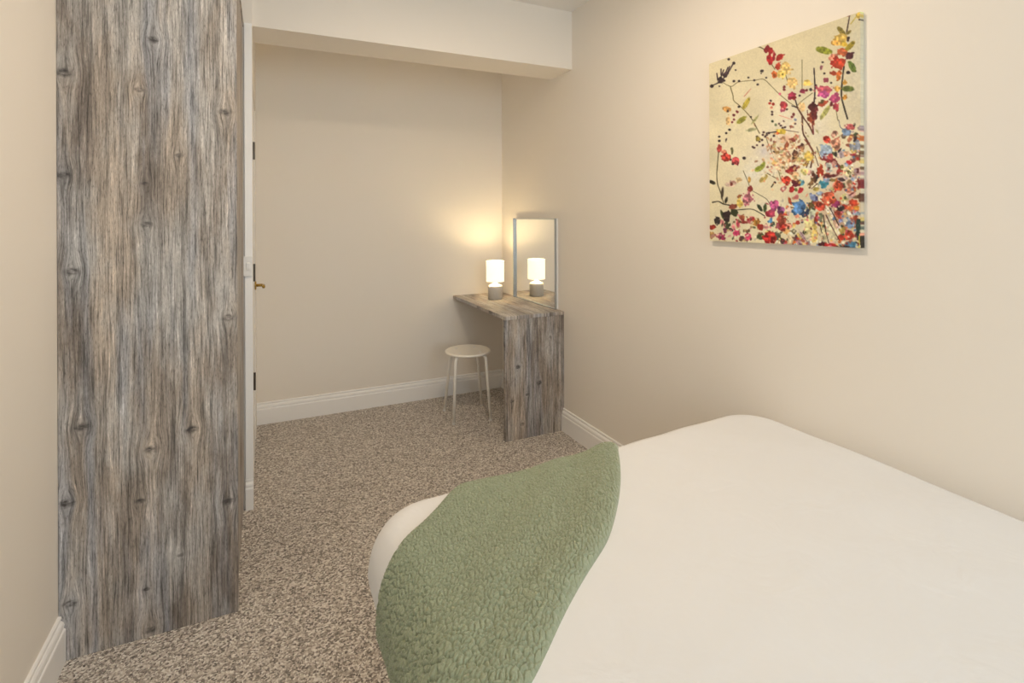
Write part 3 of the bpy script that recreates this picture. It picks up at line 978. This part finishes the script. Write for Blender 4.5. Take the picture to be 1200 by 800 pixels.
# dabs: x, y, rx, ry, colour[, angle]
for a in ((852, 128, 4, 3, (226, 170, 92)), (853, 130, 1.3, 1.2, DK), (854, 142, 2.6, 5, (236, 196, 130)), (899, 58, 2.6, 3.6, CRIM), (903, 60, 3, 3.2, (166, 30, 36)), (903, 70, 3.8, 5.4, (186, 34, 40)),
          (907, 65, 1.8, 5, CRIM), (914, 67.5, 4.4, 2.8, (178, 42, 36), -35), (912, 77, 3.2, 4.6, (176, 58, 38)), (908, 87, 3, 4, ORG), (908, 88, 1.5, 2, (150, 76, 30)), (921, 80, 5.5, 6, (236, 200, 118)),
          (916, 87, 5, 5, (238, 206, 110)), (917, 87, 1.2, 1, (130, 120, 40)), (929, 97, 5.5, 6, (240, 202, 126)), (946, 97, 5, 3.2, (234, 200, 104)), (940, 125, 4, 5, (236, 200, 136)),
          (941, 107, 2.6, 2.2, (150, 50, 74)), (945, 106, 1.6, 1.5, MAR), (928, 112, 4.2, 4.2, (176, 54, 80)), (930, 115, 2.2, 2, CRIM), (919, 124, 3.6, 4.2, (184, 62, 70)), (917, 129, 2.4, 2, PINK),
          (843, 174, 2.8, 3.4, (186, 74, 66)), (848, 178, 3, 3, SAL), (953, 126, 6.5, 5.5, (84, 34, 34)), (951, 139, 3.6, 8, (150, 70, 44)), (954, 134, 3, 7, (108, 42, 40)), (957, 128, 2.5, 3, MAR),
          (985, 47, 7, 5.6, YEL), (980, 50, 4, 3, (236, 180, 84)), (994, 46, 1.5, 3, (54, 34, 32), 25), (990, 52, 3, 3, (222, 184, 60)), (987, 61, 5, 4, (206, 104, 60)), (996, 66, 5.2, 3.4, (76, 30, 38), -45),
          (976, 67, 5, 3, SAL, -20), (979, 68, 2.4, 1, (250, 220, 210), -20), (981, 73, 7.5, 5.5, (198, 58, 38)), (985, 76, 4, 5, (206, 72, 40)), (977, 86, 3.6, 2.6, (160, 62, 36)), (983, 86, 3, 3, ORG),
          (982, 91, 2.2, 3.4, (196, 110, 44)), (965, 107, 8.2, 6, (214, 100, 112)), (966, 111, 7, 3.4, (206, 92, 146)), (968, 94, 2.6, 2.4, (170, 78, 92)), (978, 115, 5.2, 5.6, (200, 84, 122)),
          (980, 125, 3.6, 4, (182, 66, 76)), (974, 122, 1.6, 3, MAR), (982, 104, 3, 3, (236, 184, 92)), (990, 97, 2.2, 2.6, (222, 166, 70)), (990, 114, 2.2, 3.6, (212, 150, 60)),
          (964, 121, 5, 2.8, (196, 86, 56), -25), (963, 119, 3, 1.5, (100, 84, 50), -25), (963, 79, 1.4, 2.4, (150, 90, 96), 20), (1006, 17, 2.2, 4, (220, 186, 80), 15), (993, 18, 2.2, 1.2, (150, 84, 66)),
          (1008, 14, 2, 1.4, (196, 196, 120)), (915, 154, 5.5, 2.6, (228, 196, 74)), (911, 156, 2, 2, ORG), (922, 170, 2, 4, (150, 76, 48), 20), (929, 164, 4, 2.6, (150, 70, 56)), (933, 161, 3, 2.6, SAL),
          (937, 173, 4, 3.6, (140, 60, 52)), (932, 181, 3, 4.6, (104, 66, 50)), (940, 170, 2, 2, (74, 44, 40)), (930, 186, 2, 3, (96, 70, 44)), (947, 184, 5, 6, (232, 198, 96)), (938, 187, 5, 2.6, (200, 182, 110)),
          (943, 193, 3, 1.6, (190, 150, 70)), (943, 201, 5, 4, (226, 214, 130)), (930, 197, 6.5, 3.2, (110, 34, 38)), (926, 200, 4, 3, (166, 44, 44)), (932, 205, 4, 3.4, (240, 196, 140)),
          (908, 190, 4, 4, (234, 196, 120)), (912, 195, 4, 5, (238, 204, 160)), (888, 163, 2.6, 2.6, (160, 140, 60)), (939, 214, 3, 3.4, (98, 158, 170)), (933, 222, 2.2, 2, (110, 120, 60)),
          (933, 215, 4.2, 4, (104, 30, 42)), (928, 222, 2.6, 3, (200, 44, 48)), (938, 223, 2.8, 2.8, (210, 50, 60)), (918, 221, 2.8, 2.6, (216, 136, 124)), (918, 221, 1.1, 1.1, PALE),
          (955, 209, 2, 5, (84, 52, 38)), (951, 214, 2.5, 5, (130, 96, 60), 20), (958, 207, 2, 2.4, DK), (953, 204, 2, 3, (90, 50, 36)),
          (857, 216, 4.5, 3.6, (236, 206, 176)), (857, 216, 1.5, 1.8, (124, 56, 46)), (860, 213, 2.6, 1, (200, 150, 130), 20), (866, 211, 3, 2.6, (238, 206, 150)), (879, 221, 2.4, 3, (150, 58, 54)),
          (878, 210, 1.4, 2.6, (222, 170, 80)), (866, 230, 2.4, 2.6, (150, 86, 50)), (867, 237, 3.6, 5, (236, 204, 100)), (859, 242, 4, 2.4, (150, 76, 56)),
          (852, 254, 4, 5.4, (56, 40, 38)), (841, 259, 3, 5, (58, 48, 44), -15), (861, 250, 3.6, 4, (66, 70, 38)), (852, 264, 3.2, 3.4, (62, 68, 42)), (857, 269, 2.6, 1.6, (34, 30, 28), 30),
          (835, 266.5, 3.6, 2.6, (158, 44, 32)), (834, 275, 2.8, 3.4, (206, 160, 92)), (845, 277, 4.4, 3.6, (164, 40, 84)), (849.5, 270, 2.4, 2.8, (134, 60, 84)), (846, 261, 2, 3, (228, 138, 134)),
          (860, 266, 2, 3.4, (226, 150, 140)), (863, 273, 4, 4.2, (190, 54, 92)), (865, 262, 2.6, 4.4, (208, 78, 96)), (870, 255, 3.6, 3, (160, 84, 52)), (871, 260, 5, 2, (140, 52, 44)),
          (880, 257.5, 4.4, 3.6, (178, 54, 52)), (886, 261, 4, 4, (172, 120, 50)), (891, 266, 3.6, 3.6, (186, 58, 46)), (876.5, 278, 4, 4.4, (214, 74, 106)), (869, 279, 3, 3, (98, 72, 62)),
          (875, 270.5, 4, 1.8, (124, 96, 66)), (868, 286, 1, 1, CREAM), (898, 266, 3, 3.4, (232, 168, 150)), (903, 259, 3, 2.8, (78, 138, 176)), (906, 262, 2, 3, (70, 84, 70)),
          (901, 250, 3.4, 3.4, (166, 46, 60)), (905, 249, 3, 4, (198, 74, 100)), (924, 265, 3.4, 3.2, (232, 154, 124)), (924, 265, 1.4, 1.3, (150, 50, 40)), (926, 236, 1.3, 4, (196, 84, 46), -20),
          (924, 246, 2.6, 5, (240, 208, 186)), (933, 231, 2.4, 2.6, (222, 130, 120)), (943, 251, 4.6, 3.6, NAVY), (930, 271, 2.6, 2.8, (82, 78, 48)), (943, 272, 2.2, 2, (70, 60, 40)), (933, 279, 2.5, 3, (110, 70, 76)),
          (948, 258, 6, 5, (238, 220, 150)), (954, 275, 4, 8, (234, 202, 116)), (911, 276, 3.4, 5, (92, 90, 70)), (917, 283, 3, 3, (78, 56, 52)), (912, 284, 2, 2.4, PALE), (921, 271, 4, 3, (230, 180, 110)),
          (925, 281, 4, 5, (232, 206, 160)), (936, 284, 4, 3, (176, 140, 140), 30), (941, 277, 1.6, 7, (190, 160, 156), -35), (946, 281, 2, 4, (224, 208, 170), 30)):
    E_(*a)
# right-hand thicket
for a in ((991, 155, 5, 4, (124, 146, 168)), (997, 148, 4.4, 3.2, (190, 92, 86)), (1001, 146, 1.6, 2, (70, 44, 44)), (996, 163, 2.6, 5, (176, 110, 76), 30), (1003, 171, 5, 6, (158, 164, 172), 30), (1002, 163, 1.2, 3, (70, 50, 50), 30),
          (968, 175, 6, 5.5, (178, 196, 204)), (965, 181, 3, 4, (160, 176, 192)), (986, 181, 4.4, 4, (176, 158, 158)), (984, 176, 1, 3.6, (54, 44, 46), 40), (980, 181, 1.5, 2.6, (54, 44, 46)),
          (992, 180, 4, 3, (234, 186, 146)), (1003, 184, 6.4, 4, (132, 86, 70)), (1000, 181, 4, 1.6, (150, 44, 54), -15), (995, 190, 3.2, 2.4, (206, 52, 56), 20), (971, 187, 7, 4.6, (130, 46, 48)), (973, 184, 3.4, 3, (206, 86, 82)),
          (961, 200, 3.6, 6.4, (186, 66, 38)), (972, 196, 4.6, 5.6, (200, 200, 182)), (977, 193, 2.4, 3.6, (226, 168, 146)), (985, 201, 4.2, 3.6, (190, 70, 60)), (987, 197, 2, 3, (112, 104, 50)), (994, 201, 7, 6, (238, 220, 170)),
          (995, 202, 2, 2, (124, 116, 60)), (1005, 201, 3.6, 5, (200, 160, 150)), (1005, 200, 1.6, 2, MAR), (974, 206, 8, 1.8, (104, 40, 40), -8), (966, 216, 5, 4.4, TEAL), (969, 211, 4, 2, (170, 186, 206)),
          (976, 211, 3, 2, (130, 108, 60)), (987, 210, 3.4, 2.4, (72, 52, 54)), (1007, 214, 3, 6, (150, 52, 52)), (1001, 216, 3, 3.6, (232, 206, 180)), (995, 214, 3, 3, (170, 140, 100)), (975, 222, 3, 2.4, (230, 216, 150)),
          (957, 222, 4, 2.6, (170, 150, 70)), (953, 231, 4, 4, (140, 150, 178)), (957, 233, 1.6, 3, (84, 84, 130)), (951, 243, 3.4, 4.8, (110, 90, 48)), (946, 248, 2.2, 5, NAVY), (961, 232, 2, 3, (240, 232, 206)),
          (979, 239, 4.8, 4.2, (160, 56, 100)), (982, 251, 4.6, 5, (166, 70, 50)), (986, 244, 3.4, 3, (62, 50, 48)), (990, 231, 4, 4, (206, 196, 130)), (996, 229, 4, 3, (214, 176, 160)), (998, 227, 3, 1, MAR, -30),
          (1000, 237, 4.6, 3.4, (206, 74, 46)), (997, 244, 5, 2.8, (226, 116, 66)), (1004, 244, 3, 2.2, (228, 156, 60)), (1003, 250, 5, 2, (158, 172, 180)), (1002, 257, 4.6, 4, (158, 66, 42)), (996, 251, 2, 5, (234, 222, 190), -40),
          (1008, 231, 2.4, 4, (110, 70, 50)), (985, 258, 2.2, 3.4, (150, 158, 200)), (991, 260, 2.2, 5, (240, 228, 196), -20), (997, 264, 4.4, 4, (128, 152, 178)), (987, 270, 3.6, 3, (190, 164, 84)), (981, 264, 2.6, 3.4, (232, 190, 160)),
          (985, 279, 4, 3, (180, 52, 34)), (998, 287, 6, 3.6, (84, 140, 166)), (1006, 268, 2.4, 10, (44, 68, 60)), (1010.5, 282, 2.6, 9, (60, 52, 38)), (988, 284, 2.4, 2.2, (226, 210, 180)), (975, 270, 5, 12, (232, 218, 172), -18),
          (964, 268, 3.4, 12, (230, 214, 160), -8), (970, 247, 2, 5, (240, 226, 196), -12), (975, 250, 2, 5, (240, 220, 196), -12), (952, 250, 3, 6, (206, 210, 176), 20), (957, 258, 2, 6, (160, 60, 44)), (962, 254, 2, 5, (120, 124, 90)),
          (968, 287, 6, 2, (176, 36, 36)), (963, 286, 2.6, 2.4, (70, 28, 30)), (976, 287, 4, 1.8, (190, 40, 38)), (988, 289.5, 8, 1.2, (60, 34, 32)), (948, 268, 5, 6, (236, 218, 150)), (955, 266, 3, 3, (196, 170, 90))):
    E_(*a)
for p, w, c in (([(965, 252), (967, 268), (971, 284)], .7, (62, 42, 36)), ([(968, 252), (976, 268), (984, 282)], .7, (90, 46, 40)), ([(972, 243), (977, 252), (983, 264)], .7, (62, 42, 40)), ([(961, 264), (966, 284)], .6, DK),
                ([(1007, 277), (1006.5, 291)], 1.0, (206, 192, 80)), ([(1011, 250), (1011, 275)], .6, (120, 80, 70)), ([(938, 272), (949, 288)], .5, (140, 104, 110)), ([(930, 278), (940, 288)], .5, (110, 76, 80)),
                ([(958, 215), (951, 221)], .7, BR), ([(983, 141), (985, 149), (990, 152)], .6, (120, 116, 120))):
    S_(p, w, c)
# peach and ochre flurry in the middle
for k in range(170):
    x, y = rng.normal(920, 17), rng.normal(183, 17)
    c = [(234, 196, 140), (226, 180, 120), (200, 150, 90), (242, 230, 198), (242, 230, 198), (170, 120, 80), (190, 180, 120), (222, 150, 110), (140, 70, 50)][rng.randint(9)]
    E_(x, y, rng.uniform(.8, 2.8), rng.uniform(.6, 1.6), c, rng.uniform(0, 180), 0.75, .8)
# small foliage and petals along the bottom left
for k in range(90):
    x, y = rng.uniform(834, 925), rng.normal(268, 11)
    c = [(238, 226, 190), (214, 120, 120), (70, 72, 46), (160, 60, 60), (200, 170, 110), (120, 90, 60), (226, 160, 150)][rng.randint(7)]
    E_(x, y, rng.uniform(.7, 2.2), rng.uniform(.6, 1.4), c, rng.uniform(0, 180), 0.8, .8)
# blooms
for x, y, r, c in ((850.5, 184, 5.4, (190, 60, 46)), (862, 188.5, 5, (184, 66, 66)), (876, 233, 7, (232, 142, 148)), (902, 278, 8, (186, 40, 34)), (908, 240, 6, (188, 82, 124)), (915, 246, 5.4, (134, 72, 112)),
                   (916, 258, 6.4, (168, 76, 52)), (917, 267, 4.6, (172, 58, 46)), (937, 243, 9, (72, 112, 152)), (921, 211, 5.6, (208, 62, 40)), (969, 164, 4.6, (214, 66, 46)), (980, 168, 7, (226, 152, 118)),
                   (983, 218, 6.2, (206, 78, 44)), (971, 232, 8.4, (212, 92, 60)), (961, 242, 5.6, (188, 66, 44)), (995, 276, 6.6, (206, 74, 50)), (978, 157, 3.6, (222, 160, 130))):
    flower(x, y, r, c)
# loose speckle of petals through the lower right
for k in range(420):
    x = rng.uniform(895, 1008)
    y = rng.uniform(120, 288)
    if (x - 900) / 110 + (y - 130) / 150 < 0.80 + rng.uniform(0, .6):
        continue
    c = [RED, SAL, MAR, BLU, (236, 222, 180), (236, 222, 180), DGR, YEL, (170, 150, 150), ORG, PINK][rng.randint(11)]
    E_(x, y, rng.uniform(.8, 1.9), rng.uniform(.7, 1.5), c, rng.uniform(0, 180), 0.8, .6)
IMG = np.clip(IMG * (0.97 + 0.06 * N4)[..., None], 0, 255) / 255.0
LIN = np.where(IMG <= 0.04045, IMG / 12.92, ((IMG + 0.055) / 1.055) ** 2.4)
LIN = LIN * np.array([0.95, 1.0, 1.16])
LIN = np.clip(LIN, 0, 1)
# mesh: printed front plus wrapped edges
r, c = GY.shape
base = np.stack([np.full(r * c, XR - PTH), GY.ravel(), GZ.ravel()], 1)
ring = [i for i in range(c)] + [q * c + c - 1 for q in range(1, r)] + [(r - 1) * c + i for i in range(c - 2, -1, -1)] + [q * c for q in range(r - 2, 0, -1)]
backv = base[ring].copy()
backv[:, 0] = XR - 0.0005
pc = Vector((XR, (PY0 + PY1) / 2, PZ0))
verts = np.vstack([base, backv]) - np.array(pc)
faces = []
for i in range(r - 1):
    o_ = i * c
    faces += [(o_ + j, o_ + j + c, o_ + j + c + 1, o_ + j + 1) for j in range(c - 1)]
nb = len(base)
nr = len(ring)
for k in range(nr):
    faces.append((ring[k], ring[(k + 1) % nr], nb + (k + 1) % nr, nb + k))
faces.append(tuple(range(nb, nb + nr)))
me = bpy.data.meshes.new('canvas_painting')
me.from_pydata(verts.tolist(), [], faces)
att = me.color_attributes.new('print', 'FLOAT_COLOR', 'POINT')
rgb = np.ones((nb + nr, 4), np.float32)
rgb[:nb, :3] = LIN.reshape(-1, 3)
rgb[nb:, :3] = LIN.reshape(-1, 3)[ring]
att.data.foreach_set('color', rgb.ravel())
t = NT('printed_canvas')
at = t.n('ShaderNodeAttribute', attribute_name='print')
t.base(at.outputs['Color'])
t.rough(0.7)
wv = t.n('ShaderNodeTexNoise')
t.put(wv.inputs['Vector'], t.coord())
wv.inputs['Scale'].default_value = 500
t.bump(wv.outputs['Fac'], 0.15, 0.0006)
me.materials.append(t.m)
pic = bpy.data.objects.new('canvas_painting', me)
C.objects.link(pic)
pic.location = pc
tag(pic, 'unframed canvas print of colourful wild flowers hanging above the bed', 'painting')
